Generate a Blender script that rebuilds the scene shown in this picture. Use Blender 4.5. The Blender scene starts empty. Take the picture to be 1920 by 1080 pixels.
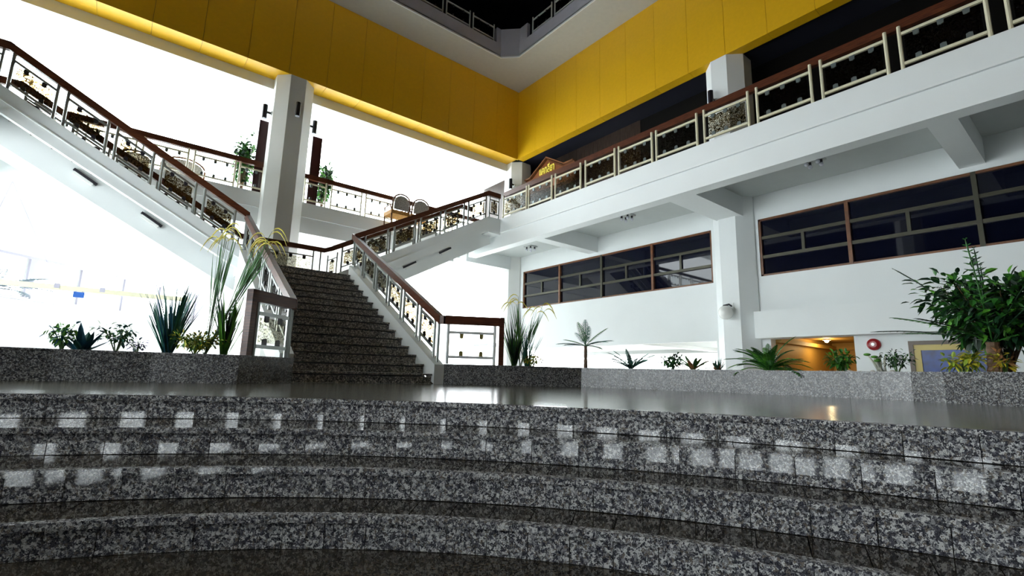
import bpy, math, random
from mathutils import Vector, Matrix
R = random.Random(7)
sc = bpy.context.scene
col = sc.collection

# ------------------------------------------------------------------ camera
F_PX, PITCH, ROLL, YAW = 918.345, math.radians(10.006), math.radians(1.451), math.radians(38.764)
FW = Vector((math.sin(YAW)*math.cos(PITCH), math.cos(YAW)*math.cos(PITCH), math.sin(PITCH)))
_r = Vector((math.cos(YAW), -math.sin(YAW), 0)); _u = _r.cross(FW)
RT = _r*math.cos(ROLL) + _u*math.sin(ROLL); UP = -_r*math.sin(ROLL) + _u*math.cos(ROLL)
cam_d = bpy.data.cameras.new('camera'); cam_d.sensor_width = 36; cam_d.lens = F_PX*36/1920; cam_d.clip_end = 300
cam_d.clip_start = .05
cam = bpy.data.objects.new('camera', cam_d); col.objects.link(cam)
m = Matrix((RT, UP, -FW)).transposed().to_4x4(); cam.matrix_world = m      # the eye is the origin of the scene
sc.camera = cam
def ray(x, y): return FW + RT*((x-960)/F_PX) + UP*((540-y)/F_PX)
def atX(x, y, v): d = ray(x, y); return d*(v/d.x)
def atY(x, y, v): d = ray(x, y); return d*(v/d.y)
def atZ(x, y, v): d = ray(x, y); return d*(v/d.z)
def atR(x, y, rng): d = ray(x, y); return d*(rng/math.hypot(d.x, d.y))

# ------------------------------------------------------------------ world, light, exposure
w = bpy.data.worlds.new('world'); sc.world = w; w.use_nodes = True
bg = w.node_tree.nodes['Background']; bg.inputs[0].default_value = (.93, .97, 1.0, 1); bg.inputs[1].default_value = 12.0
sc.view_settings.view_transform = 'Standard'; sc.view_settings.look = 'None'
sc.view_settings.exposure = 0.2; sc.view_settings.gamma = 1.0; sc.view_settings.use_curve_mapping = False
sc.cycles.max_bounces = 10; sc.cycles.diffuse_bounces = 6; sc.cycles.glossy_bounces = 5; sc.cycles.transparent_max_bounces = 24
sc.cycles.use_denoising = True
def portal(cx, cy, cz, wdt, hgt, direc):
    d = bpy.data.lights.new('window_portal', 'AREA'); d.shape = 'RECTANGLE'; d.size = wdt; d.size_y = hgt
    d.cycles.is_portal = True
    o = bpy.data.objects.new('window_portal', d); col.objects.link(o); o.location = (cx, cy, cz)
    o.rotation_euler = Vector(direc).to_track_quat('-Z', 'Z').to_euler()
portal(3, 17.1, 6.2, 24, 3.6, (0, -1, 0))
portal(3, 17.1, 1.2, 24, 5.2, (0, -1, 0))
portal(-9.15, 10, 1.1, 14, 5.0, (1, 0, 0))
portal(-9.15, -4.95, .85, 3.4, .72, (1, 0, 0))

# ------------------------------------------------------------------ materials
MATS = {}
def nodes(name):
    mt = bpy.data.materials.new(name); mt.use_nodes = True; MATS[name] = mt
    nt = mt.node_tree; return mt, nt, nt.nodes, nt.links, nt.nodes['Principled BSDF']
def mat(name, c, rough=.5, metal=0, spec=.5, var=0, vscale=4, emit=None, es=0, bump=0, bscale=60):
    mt, nt, n, l, b = nodes(name)
    b.inputs['Base Color'].default_value = (*c, 1); b.inputs['Roughness'].default_value = rough
    b.inputs['Metallic'].default_value = metal; b.inputs['Specular IOR Level'].default_value = spec
    tc = n.new('ShaderNodeTexCoord')
    if var:
        no = n.new('ShaderNodeTexNoise'); no.inputs['Scale'].default_value = vscale; no.inputs['Detail'].default_value = 4
        l.new(tc.outputs['Object'], no.inputs['Vector'])
        r = n.new('ShaderNodeValToRGB'); r.color_ramp.elements[0].position = .3; r.color_ramp.elements[1].position = .7
        r.color_ramp.elements[0].color = (*[x*(1-var) for x in c], 1); r.color_ramp.elements[1].color = (*[min(1, x*(1+var)) for x in c], 1)
        l.new(no.outputs['Fac'], r.inputs[0]); l.new(r.outputs[0], b.inputs['Base Color'])
    if bump:
        n2 = n.new('ShaderNodeTexNoise'); n2.inputs['Scale'].default_value = bscale; l.new(tc.outputs['Object'], n2.inputs['Vector'])
        bp = n.new('ShaderNodeBump'); bp.inputs['Strength'].default_value = bump; bp.inputs['Distance'].default_value = .01
        l.new(n2.outputs['Fac'], bp.inputs['Height']); l.new(bp.outputs[0], b.inputs['Normal'])
    if emit:
        b.inputs['Emission Color'].default_value = (*emit, 1); b.inputs['Emission Strength'].default_value = es
    return mt
def granite(name, cols, scale, rough=.1, coarse=None):
    """speckled polished stone: random-coloured Voronoi grains, two sizes"""
    mt, nt, n, l, b = nodes(name)
    tc = n.new('ShaderNodeTexCoord')
    out = None
    for sc_ in (scale, scale*2.3):
        v = n.new('ShaderNodeTexVoronoi'); v.inputs['Scale'].default_value = sc_; v.inputs['Randomness'].default_value = 1
        no = n.new('ShaderNodeTexNoise'); no.inputs['Scale'].default_value = sc_*.9; no.inputs['Detail'].default_value = 2
        mx = n.new('ShaderNodeVectorMath'); mx.operation = 'MULTIPLY_ADD'; mx.inputs[1].default_value = (.035,)*3
        l.new(tc.outputs['Object'], no.inputs['Vector']); l.new(no.outputs['Color'], mx.inputs[0]); l.new(tc.outputs['Object'], mx.inputs[2])
        l.new(mx.outputs[0], v.inputs['Vector'])
        sp = n.new('ShaderNodeSeparateColor'); l.new(v.outputs['Color'], sp.inputs[0])
        r = n.new('ShaderNodeValToRGB'); r.color_ramp.interpolation = 'CONSTANT'
        while len(r.color_ramp.elements) < len(cols): r.color_ramp.elements.new(.5)
        for e, (p, c) in zip(r.color_ramp.elements, cols): e.position = p; e.color = (*c, 1)
        l.new(sp.outputs[0], r.inputs[0])
        if out is None: out = r.outputs[0]
        else:
            mixn = n.new('ShaderNodeMix'); mixn.data_type = 'RGBA'; mixn.inputs[0].default_value = .22
            l.new(out, mixn.inputs[6]); l.new(r.outputs[0], mixn.inputs[7]); out = mixn.outputs[2]
    l.new(out, b.inputs['Base Color']); b.inputs['Roughness'].default_value = rough
    return mt
GL = [(0, (.004, .005, .018)), (.34, (.04, .04, .06)), (.46, (.28, .28, .29)), (.66, (.68, .675, .66)), (.9, (.16, .13, .10))]
GB = [(0, (.008, .008, .007)), (.35, (.036, .029, .020)), (.6, (.064, .051, .035)), (.85, (.11, .088, .06))]
GS = [(0, (.02, .02, .021)), (.34, (.13, .12, .11)), (.6, (.30, .275, .245)), (.86, (.60, .54, .46))]
granite('granite_riser', GL, 108, .035); granite('granite_tread', GB, 110, .035); granite('granite_stair', GS, 60, .22)
granite('granite_planter', [(p, tuple(x*.6 for x in c)) for p, c in GL], 95, .26)
granite('granite_floor', [(p, tuple(x*y for x, y in zip(c, (1.7, 1.9, 1.85)))) for p, c in GB], 60, .15)
mat('joint', (.02, .02, .02), .8)
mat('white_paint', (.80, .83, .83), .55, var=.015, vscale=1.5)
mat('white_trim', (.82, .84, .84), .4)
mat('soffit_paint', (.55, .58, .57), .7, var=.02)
mat('column_paint', (.70, .71, .69), .5, var=.02, vscale=2)
mat('ceiling_plaster', (.50, .49, .44), .8, var=.03, vscale=8, bump=.15)
mat('upper_wall', (.40, .39, .44), .7, var=.03)
mat('gold_panel', (.74, .41, .007), .42, var=.03, vscale=12, bump=.05, bscale=180)
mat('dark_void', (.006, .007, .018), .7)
mat('gallery_shade', (.003, .0025, .002), .7, spec=.1)  # wood wall away from the windows, its shade put into the colour
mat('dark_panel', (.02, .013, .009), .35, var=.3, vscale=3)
mat('cream_metal', (.72, .68, .50), .35)
mat('black_metal', (.012, .010, .016), .35)
mat('steel', (.34, .36, .345), .35, metal=.8)
mat('clip_metal', (.16, .19, .19), .3, metal=.4)
mat('brass_clip', (.45, .38, .12), .3, metal=.6)
mat('red_alarm', (.30, .008, .012), .3)
mat('globe_white', (.86, .87, .84), .15)
mat('bulb_glass', (.75, .76, .85), .1)
mat('plate_grey', (.45, .47, .46), .5)
mat('lamp_glow', (1, .9, .7), .4, emit=(1, .78, .4), es=22)
mat('cool_glow', (1, .95, .85), .4, emit=(1, .85, .6), es=9)
mat('gold_room', (.45, .27, .06), .6, var=.05, vscale=20)
mat('frame_brown', (.16, .06, .02), .35, var=.25, vscale=10)
mat('frame_olive', (.055, .052, .032), .35, metal=.3)
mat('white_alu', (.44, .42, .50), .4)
mat('blue_sign', (.03, .12, .45), .4)
mat('picture_blue', (.006, .04, .22), .35, var=.5, vscale=6)
mat('picture_gold', (.48, .36, .05), .35)
mat('picture_wood', (.10, .07, .045), .4)
mat('yellow_letter', (.85, .70, .10), .4)
mat('orange_plate', (.75, .33, .02), .4)
mat('soil', (.03, .022, .015), .9, var=.4, vscale=30)
mat('hall_floor', (.62, .62, .60), .25, var=.03)
mat('yard_ground', (.70, .70, .68), .8)
mat('upholstery', (.45, .42, .38), .8, var=.5, vscale=40)
mat('orange_cushion', (.50, .24, .05), .7, var=.3, vscale=20)
mat('pot_white', (.75, .75, .72), .4)
mat('pebble', (.62, .58, .52), .6, var=.2, vscale=5)
for nm, c in (('leaf_dark', (.006, .035, .011)), ('leaf_mid', (.03, .15, .02)), ('leaf_bright', (.10, .32, .03)), ('leaf_lime', (.30, .42, .04)),
              ('leaf_blue', (.01, .09, .14)), ('leaf_teal', (.03, .14, .10)), ('leaf_yellow', (.62, .55, .04)), ('plume_yellow', (.80, .66, .12)),
              ('plume_pale', (.72, .62, .38)), ('stem_green', (.08, .18, .04)), ('bark', (.13, .07, .035)), ('coral_white', (.72, .72, .62)), ('leaf_purple', (.06, .03, .16)),
              ('leaf_rust', (.35, .16, .06)), ('leaf_grey', (.16, .22, .26))):
    mat(nm, c, .45, var=.35, vscale=9)
def wood(name, c1, c2, rough, sc_=(1, 1, 14)):
    mt, nt, n, l, b = nodes(name)
    tc = n.new('ShaderNodeTexCoord'); mp = n.new('ShaderNodeMapping'); mp.inputs['Scale'].default_value = sc_
    no = n.new('ShaderNodeTexNoise'); no.inputs['Scale'].default_value = 5; no.inputs['Detail'].default_value = 6
    r = n.new('ShaderNodeValToRGB'); r.color_ramp.elements[0].color = (*c1, 1); r.color_ramp.elements[1].color = (*c2, 1)
    r.color_ramp.elements[0].position = .35; r.color_ramp.elements[1].position = .7
    l.new(tc.outputs['Object'], mp.inputs[0]); l.new(mp.outputs[0], no.inputs['Vector']); l.new(no.outputs['Fac'], r.inputs[0])
    l.new(r.outputs[0], b.inputs['Base Color']); b.inputs['Roughness'].default_value = rough; b.inputs['Specular IOR Level'].default_value = .3
wood('rail_wood', (.055, .016, .009), (.13, .04, .017), .32)
wood('sign_wood', (.13, .04, .012), (.22, .07, .02), .35, (1, 8, 8))
wood('board_wood', (.025, .008, .008), (.05, .014, .012), .35, (14, 14, 1))
wood('panel_wood', (.018, .011, .008), (.05, .03, .02), .4, (10, 10, .6))
def glass_clear():
    mt, nt, n, l, b = nodes('clear_glass')
    t = n.new('ShaderNodeBsdfTransparent'); g = n.new('ShaderNodeBsdfGlossy'); g.inputs['Roughness'].default_value = .02
    t.inputs[0].default_value = (.97, .99, .99, 1)
    mx = n.new('ShaderNodeMixShader'); mx.inputs[0].default_value = .05
    l.new(t.outputs[0], mx.inputs[1]); l.new(g.outputs[0], mx.inputs[2]); l.new(mx.outputs[0], n['Material Output'].inputs[0])
glass_clear()
def glass_etched(name, tint, sc_=13, gl=.04):
    """clear glass with a scrolling leaf pattern that tints what lies behind it"""
    mt, nt, n, l, b = nodes(name)
    tc = n.new('ShaderNodeTexCoord')
    no = n.new('ShaderNodeTexNoise'); no.inputs['Scale'].default_value = sc_; no.inputs['Detail'].default_value = 3; no.inputs['Distortion'].default_value = 2.2
    l.new(tc.outputs['Object'], no.inputs['Vector'])
    r = n.new('ShaderNodeValToRGB'); e = r.color_ramp.elements
    e[0].position = .44; e[1].position = .48; e[0].color = (*tint, 1); e[1].color = (.96, .97, .95, 1)
    e2 = e.new(.525); e2.color = (.92, .92, .86, 1); e3 = e.new(.555); e3.color = (*[x*1.6+.1 for x in tint], 1)
    l.new(no.outputs['Fac'], r.inputs[0])
    t = n.new('ShaderNodeBsdfTransparent'); l.new(r.outputs[0], t.inputs[0])
    g = n.new('ShaderNodeBsdfGlossy'); g.inputs['Roughness'].default_value = .15
    mx = n.new('ShaderNodeMixShader'); mx.inputs[0].default_value = gl; l.new(t.outputs[0], mx.inputs[1]); l.new(g.outputs[0], mx.inputs[2])
    l.new(mx.outputs[0], n['Material Output'].inputs[0])
glass_etched('etched_glass', (.14, .10, .035)); glass_etched('pale_glass', (.45, .43, .36), 16)
mat('tinted_glass', (.003, .004, .012), .03, spec=.32)

# ------------------------------------------------------------------ mesh helpers
class MB:
    def __init__(s): s.v = []; s.f = []
    def quad(s, a, b, c, d):
        k = len(s.v); s.v += [tuple(a), tuple(b), tuple(c), tuple(d)]; s.f.append((k, k+1, k+2, k+3)); return s
    def tri(s, a, b, c):
        k = len(s.v); s.v += [tuple(a), tuple(b), tuple(c)]; s.f.append((k, k+1, k+2)); return s
    def hexa(s, b4, t4):
        k = len(s.v); s.v += [tuple(p) for p in b4] + [tuple(p) for p in t4]
        s.f += [(k+3, k+2, k+1, k), (k+4, k+5, k+6, k+7)] + [(k+i, k+(i+1) % 4, k+4+(i+1) % 4, k+4+i) for i in range(4)]; return s
    def box(s, x0, x1, y0, y1, z0, z1):
        return s.hexa([(x0, y0, z0), (x1, y0, z0), (x1, y1, z0), (x0, y1, z0)], [(x0, y0, z1), (x1, y0, z1), (x1, y1, z1), (x0, y1, z1)])
    def prism(s, poly, z0, z1):
        n = len(poly); k = len(s.v)
        s.v += [(p[0], p[1], z0) for p in poly] + [(p[0], p[1], z1) for p in poly]
        s.f += [tuple(range(k+n-1, k-1, -1)), tuple(range(k+n, k+2*n))] + [(k+i, k+(i+1) % n, k+n+(i+1) % n, k+n+i) for i in range(n)]; return s
    def slab(s, poly3, d):
        """planar polygon (3D points) thickened along vector d"""
        n = len(poly3); k = len(s.v); d = Vector(d)
        s.v += [tuple(p) for p in poly3] + [tuple(Vector(p)+d) for p in poly3]
        s.f += [tuple(range(k+n-1, k-1, -1)), tuple(range(k+n, k+2*n))] + [(k+i, k+(i+1) % n, k+n+(i+1) % n, k+n+i) for i in range(n)]; return s
    def bar(s, p, q, wd, ht, up=(0, 0, 1), plumb=False):
        """rectangular bar from p to q; plumb keeps its ends vertical"""
        p, q, up = Vector(p), Vector(q), Vector(up); d = (q-p).normalized()
        sd = d.cross(up).normalized()*wd/2; u = up.normalized()*ht/2 if plumb else sd.cross(d).normalized()*ht/2
        return s.hexa([p-sd-u, p+sd-u, q+sd-u, q-sd-u], [p-sd+u, p+sd+u, q+sd+u, q-sd+u])
    def tube(s, pts, r, n=8, cap=True):
        pts = [Vector(p) for p in pts]; rs = r if isinstance(r, (list, tuple)) else [r]*len(pts); k = len(s.v)
        for i, p in enumerate(pts):
            d = (pts[min(i+1, len(pts)-1)]-pts[max(i-1, 0)]).normalized()
            a = d.cross(Vector((0, 0, 1)) if abs(d.z) < .9 else Vector((1, 0, 0))).normalized(); b = d.cross(a)
            s.v += [tuple(p+(a*math.cos(2*math.pi*j/n)+b*math.sin(2*math.pi*j/n))*rs[i]) for j in range(n)]
        for i in range(len(pts)-1):
            s.f += [(k+i*n+j, k+i*n+(j+1) % n, k+(i+1)*n+(j+1) % n, k+(i+1)*n+j) for j in range(n)]
        if cap: s.f += [tuple(range(k+n-1, k-1, -1)), tuple(range(k+(len(pts)-1)*n, k+len(pts)*n))]
        return s
    def ball(s, c, r, nu=14, nv=9, sz=1):
        c = Vector(c); k = len(s.v)
        for i in range(nv+1):
            t = math.pi*i/nv
            s.v += [tuple(c+Vector((r*math.sin(t)*math.cos(2*math.pi*j/nu), r*math.sin(t)*math.sin(2*math.pi*j/nu), r*sz*math.cos(t)))) for j in range(nu)]
        for i in range(nv):
            s.f += [(k+i*nu+j, k+(i+1)*nu+j, k+(i+1)*nu+(j+1) % nu, k+i*nu+(j+1) % nu) for j in range(nu)]
        return s
    def strip(s, pts, ws, side):
        """folded leaf blade along pts: a shallow V section"""
        pts = [Vector(p) for p in pts]; k = len(s.v); side = Vector(side).normalized()
        for i, p in enumerate(pts):
            d = (pts[min(i+1, len(pts)-1)]-pts[max(i-1, 0)]).normalized(); nn = side.cross(d)
            s.v += [tuple(p-side*ws[i]+nn*ws[i]*.35), tuple(p), tuple(p+side*ws[i]+nn*ws[i]*.35)]
        for i in range(len(pts)-1):
            a = k+i*3; s.f += [(a, a+1, a+4, a+3), (a+1, a+2, a+5, a+4)]
        return s
    def build(s, name, mt_, parent=None, smooth=False, mat2=None, kind=None):
        me = bpy.data.meshes.new(name); me.from_pydata(s.v, [], s.f); me.materials.append(MATS[mt_]); me.update()
        if smooth: me.polygons.foreach_set('use_smooth', [True]*len(me.polygons))
        o = bpy.data.objects.new(name, me); col.objects.link(o)
        if parent is not None: o.parent = parent
        if kind: o['kind'] = kind
        return o
def tag(o, label, cat, group=None):
    o['label'] = label; o['category'] = cat
    if group: o['group'] = group
    return o
def thing(name, label, cat, group=None):
    o = bpy.data.objects.new(name, None); o.empty_display_size = .1; col.objects.link(o); return tag(o, label, cat, group)
def struct(name, mb, mt_, label=None, smooth=False):
    o = mb.build(name, mt_, None, smooth); o['kind'] = 'structure'
    if label: o['label'] = label
    return o
def sgroup(name, label=None):
    o = bpy.data.objects.new(name, None); o.empty_display_size = .1; col.objects.link(o); o['kind'] = 'structure'
    if label: o['label'] = label
    return o
def rebase(root):
    """move a thing's empty to the foot of its parts"""
    bpy.context.view_layer.update()
    ch = list(root.children)
    lo = Vector((1e9,)*3); hi = -lo
    for c in ch:
        for v in c.data.vertices:
            for i in range(3): lo[i] = min(lo[i], v.co[i]); hi[i] = max(hi[i], v.co[i])
    b = Vector(((lo.x+hi.x)/2, (lo.y+hi.y)/2, lo.z)); root.location = b
    for c in ch: c.location = -b

# ------------------------------------------------------------------ levels and lines (eye = 0)
ZP = -.19                    # granite platform
ZF2 = 4.43                   # gallery floor
ZC = 4.75                    # kerb under the gallery railings
ZB = 3.85                    # underside of gallery edge beams
ZY0, ZY1 = 8.12, 10.91       # gold band
XE, YN = 8.87, 14.4          # gallery edges east / north
XG, YG = 11.1, 13.7          # gold band planes
XW = 11.45                   # window wall under the east gallery
ZG = -1.5                    # hall floor outside the planters
AX = 3.15                    # stair axis

# ================================================================== SETTING
# ---- hall floor and the sunken floor the camera stands over
struct('floor', MB().box(-9, 28, -9, 17.0, ZG-.2, ZG), 'hall_floor')
# ---- granite platform, curved steps
CIRC = [(-2.45, -1.06, 5.67)]
def fitc(pts, z):
    P = [atZ(x, y, z) for x, y in pts]
    import numpy as np
    A = np.array([[2*p.x, 2*p.y, 1] for p in P]); b = np.array([p.x**2+p.y**2 for p in P])
    c = np.linalg.lstsq(A, b, rcond=None)[0]; return (c[0], c[1], math.sqrt(c[2]+c[0]**2+c[1]**2))
RISE = .144
NOS = [[(0, 738), (221, 740), (458, 746), (800, 752.5), (1100, 765), (1280, 774), (1500, 786), (1667, 795.6), (1920, 810)],
       [(0, 802), (417, 801.7), (800, 810), (1100, 825.5), (1280, 836), (1500, 850), (1920, 888.5)],
       [(0, 886), (208, 878), (417, 874), (800, 881.7), (1100, 902), (1280, 916), (1500, 938), (1920, 986)],
       [(0, 988), (208, 973), (417, 965), (800, 971), (1100, 1000), (1500, 1046)]]
CIRC = [fitc(n, ZP-RISE*k) for k, n in enumerate(NOS)]
TH0, TH1 = -.75, 2.25
def arc(c, dr, a0, a1, n): return [(c[0]+(c[2]+dr)*math.cos(a0+(a1-a0)*i/n), c[1]+(c[2]+dr)*math.sin(a0+(a1-a0)*i/n)) for i in range(n+1)]
PLL = [(-6.3, 6.1), (-4.2, 7.0), (-2.2, 7.3), (-.5, 7.2), (.35, 7.02), (1.2, 6.72), (2.0, 7.36)]
PLR = [(4.40, 7.42), (5.33, 6.73), (6.55, 6.12), (7.02, 4.9), (7.27, 3.7), (7.40, 2.6), (7.36, 1.6), (7.02, .68), (6.45, -.35), (5.6, -1.8), (4.4, -3.6)]
def smooth(P, n=3):
    out = []
    for i in range(len(P)-1):
        a, b, c, d = [Vector(P[max(0, min(len(P)-1, j))]) for j in (i-1, i, i+1, i+2)]
        for k in range(n):
            t_ = k/n; out.append(tuple(.5*(2*b+(c-a)*t_+(2*a-5*b+4*c-d)*t_*t_+(3*b-a-3*c+d)*t_**3)))
    return out+[P[-1]]
PLR = PLR[:2]+smooth(PLR[2:])
steps = thing('granite_steps', 'curved flight of speckled grey granite steps rising to the polished platform', 'steps')
N_SL = 62
for k, c in enumerate(CIRC):
    zt = ZP-RISE*k; zb = zt-RISE
    n = N_SL
    core = arc(c, .05, TH0, TH1, 60); outer = arc(c, 1.1, TH0, TH1, 60)[::-1]
    MB().prism(core+outer, ZP-RISE*4-.1, zt-.026).build('core', 'joint', steps)
    for i in range(n):
        a0 = TH0+(TH1-TH0)*i/n; a1 = TH0+(TH1-TH0)*(i+1)/n; g = .0019/c[2]
        j = R.uniform(-.0015, .0015)
        p = arc(c, .022+j, a0+g, a1-g, 1)+arc(c, .05+j, a0+g, a1-g, 1)[::-1]
        MB().prism(p, zb+.002, zt-.032).build('riser_slab', 'granite_riser', steps)
        p = arc(c, 0, a0, a1, 1)+arc(c, .05, a0, a1, 1)[::-1]
        MB().prism(p, zt-.031, zt-.0005).build('nosing', 'granite_riser', steps)
    if k:                                                            # treads reach back to the riser of the step above
        up = CIRC[k-1]
        def outer_pt(a):                                             # along the radius until the upper riser
            dx, dy = math.cos(a), math.sin(a); ox, oy = c[0]-up[0], c[1]-up[1]; rr = up[2]+.03
            B = ox*dx+oy*dy; t = -B+math.sqrt(B*B-(ox*ox+oy*oy-rr*rr)); return (c[0]+t*dx, c[1]+t*dy)
        for i in range(n):
            a0 = TH0+(TH1-TH0)*i/n; a1 = TH0+(TH1-TH0)*(i+1)/n; g = .0019/c[2]
            p = arc(c, .0505, a0+g, a1-g, 1)+[outer_pt(a1-g), outer_pt(a0+g)]
            MB().prism(p, zt-.026, zt-.001+R.uniform(-.0006, .0006)).build('tread_slab', 'granite_tread', steps)
rebase(steps)
pf = arc(CIRC[0], .0505, TH0, TH1, 70)
plat = [(p[0], p[1]) for p in pf] + [(-6.3, 6.1)] + [(x, y+.1) for x, y in PLL[1:]] + [(2.0, 7.6), (4.40, 7.6)] + [(x+.06, y+.06) for x, y in PLR]
struct('floor_platform', MB().prism(plat, ZP-.024, ZP), 'granite_floor')
struct('floor_lower', MB().prism(arc(CIRC[3], .04, 0, 2*math.pi, 64)[:-1], ZP-RISE*4-.1, ZP-RISE*4), 'granite_tread')

# ---- planters
def planter(name, line, label, back, flip, soil_pts):
    t = thing(name, label, 'planter')
    H0, H1 = ZP-.02, .15
    for a, b in zip(line[:-1], line[1:]):
        a, b = Vector((*a, 0)), Vector((*b, 0)); L = (b-a).length; d = (b-a)/L; nrm = Vector((-d.y, d.x, 0))*(1 if flip else -1)
        n = max(1, round(L/.7))
        MB().slab([a+nrm*.025+Vector((0, 0, H0)), b+nrm*.025+Vector((0, 0, H0)), b+nrm*.025+Vector((0, 0, H1-.03)), a+nrm*.025+Vector((0, 0, H1-.03))], nrm*.1).build('core', 'joint', t)
        for i in range(n):
            p, q = a+d*(L*i/n+.0015), a+d*(L*(i+1)/n-.0015)
            MB().slab([p+Vector((0, 0, H0)), q+Vector((0, 0, H0)), q+Vector((0, 0, H1-.028)), p+Vector((0, 0, H1-.028))], nrm*.025).build('cladding_slab', 'granite_planter', t)
            p, q = a+d*(L*i/n)-nrm*.012, a+d*(L*(i+1)/n)-nrm*.012
            MB().slab([p+Vector((0, 0, H1-.026)), q+Vector((0, 0, H1-.026)), q+Vector((0, 0, H1)), p+Vector((0, 0, H1))], nrm*.15).build('coping', 'granite_planter', t)
    MB().prism(soil_pts, .04, .135).build('soil', 'soil', t)
    MB().prism(back, ZG, .1).build('back_wall', 'white_paint', t)
    rebase(t); return t
planter('planter_left', PLL, 'low dark granite planter beside the blue spiky grass, ending at the dark newel frame', [(-6.3, 8.6), (1.75, 8.6), (1.75, 8.7), (-6.3, 8.7)], True,
        [(x, y+.05) for x, y in PLL[:-1]] + [(1.75, 7.3), (1.75, 8.6), (-6.3, 8.6)]).name = 'granite_planter'
planter('planter_right', PLR, 'long curved granite planter in front of the white window wall', [(8.4, -.5), (8.7, 2.6), (8.3, 5.2), (7.4, 7.2), (5.6, 8.2), (5.68, 8.3), (7.5, 7.3), (8.4, 5.25), (8.8, 2.6), (8.5, -.5)], True,
        [(x+.05, y+.05) for x, y in PLR] + [(5.6, -4.0), (8.4, -.5), (8.7, 2.6), (8.3, 5.2), (7.4, 7.2), (5.6, 8.2), (4.52, 8.0)]).name = 'granite_planter'
# ---- main staircase
st = thing('staircase', 'straight granite staircase between white kerbs rising to the half landing', 'staircase')
NY = lambda i: 7.106+.3*i
for i in range(1, 16):
    z = ZP+.165*i; x0, x1 = (2.01, 4.40) if i == 1 else (2.02, 4.27)
    y1 = NY(i+1)+.02 if i < 15 else 13.4
    MB().box(x0, x1, NY(i)+.032, NY(i)+.06, z-.165, z-.046).build('riser', 'granite_stair', st)
    MB().box(x0, x1, NY(i), y1, z-.03, z).build('tread', 'granite_stair', st)
kz = lambda y: 2.546-.5505*(11.734-y)
for xa, xb, yb in ((1.84, 2.03, 7.5), (4.26, 4.45, 7.35)):
    MB().slab([(xa, yb, ZP), (xa, 11.75, kz(11.75)-.75), (xa, 11.75, kz(11.75)), (xa, yb, kz(yb))], (xb-xa, 0, 0)).build('stringer', 'white_paint', st)
MB().slab([(2.03, 7.4, ZP-.1), (2.03, 11.7, 1.95), (2.03, 11.7, 2.2), (2.03, 7.4, ZP-.02)], (2.23, 0, 0)).build('soffit', 'white_paint', st)
MB().box(1.84, 4.45, 11.75, 13.45, 1.95, 2.25).build('landing_slab', 'white_paint', st)
MB().box(1.9, 4.4, 11.95, 13.42, 2.26, 2.284).build('landing_floor', 'granite_stair', st)
rebase(st)

# ---- side flights (right one, and its mirror image)
TOPZ = lambda X: 3.008+.545*(X-5.222)
def flight(sgn, label):
    t = thing('stair_flight', label, 'staircase')
    mx = lambda X: X if sgn > 0 else 2*AX-X
    def q(pts, y0, y1): return MB().slab([(mx(X), y0, z) for X, z in pts], (0, y1-y0, 0))
    x0, x1 = 4.42, 8.42
    for y0, y1 in ((11.69, 11.83), (13.3, 13.42)):
        q([(x0, TOPZ(x0)-.5), (x1, TOPZ(x1)-.47), (x1, TOPZ(x1)), (x0, TOPZ(x0))], y0, y1).build('stringer', 'white_paint', t)
    q([(x0, TOPZ(x0)-.28), (x1, TOPZ(x1)-.26), (x1, TOPZ(x1)-.235), (x0, TOPZ(x0)-.255)], 11.672, 11.69).build('moulding', 'white_trim', t)
    x2 = 8.75; q([(x0, TOPZ(x0)-.92), (x2, TOPZ(x2)-.92), (x2, TOPZ(x2)-.35), (x0, TOPZ(x0)-.3)], 12.05, 13.2).build('carriage', 'white_paint', t)
    for j in range(1, 14):
        X = 4.62+.303*(j-1); z = 2.285+.165*j
        xa, xb = sorted((mx(X), mx(min(X+.323, 8.42)))); MB().box(xa, xb, 11.83, 13.3, z-.03, z).build('tread', 'granite_stair', t)
        xa, xb = sorted((mx(X+.018), mx(X+.04))); MB().box(xa, xb, 11.83, 13.3, z-.165, z-.03).build('riser', 'granite_stair', t)
    xa, xb = sorted((mx(x1), mx(8.9)))
    MB().box(xa, xb, 11.69, 13.42, 4.25, ZC-.01).build('top_slab', 'white_paint', t)
    rebase(t)
    for X in (5.85, 6.95):                                            # slot lights under the stringer
        lt = thing('slot_light', 'slim black slot light under the %s flight, nearer the %s' % ('right' if sgn > 0 else 'left', 'half landing' if X < 6 else 'gallery edge'), 'light',
                   'slot lights under the side flights')
        z0 = TOPZ(X)-.56; z1 = TOPZ(X+.4)-.56
        MB().bar((mx(X), 12.02, z0), (mx(X+.36), 12.02, z1), .05, .05).build('housing', 'black_metal', lt)
        MB().bar((mx(X+.06), 12.015, z0-.02), (mx(X+.36), 12.015, z1-.06), .035, .06).build('cover', 'globe_white', lt)
        rebase(lt)
flight(1, 'white side flight climbing from the half landing to the gallery with the gold band above')
flight(-1, 'white side flight climbing away over the pendant tube light and window strip')

# ---- columns
def octa(cx, cy, ap): 
    r = ap/math.cos(math.pi/8); return [(cx+r*math.cos(math.pi/8+i*math.pi/4), cy+r*math.sin(math.pi/8+i*math.pi/4)) for i in range(8)]
for nm, cx, cy, z1 in (('column_north', AX-.05, 14.2, ZY0), ('column_east', 11.6, 5.62, ZY0), ('column_corner', 11.6, 14.25, ZY0), ('column_south_east', 11.6, -3.1, ZY0),
                       ('column_west', -5.4, 5.62, ZY0), ('column_north_west', -5.4, 14.25, ZY0)):
    struct(nm, MB().prism(octa(cx, cy, .5), ZG, z1), 'column_paint' if cy > 14 else 'white_paint')

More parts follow.
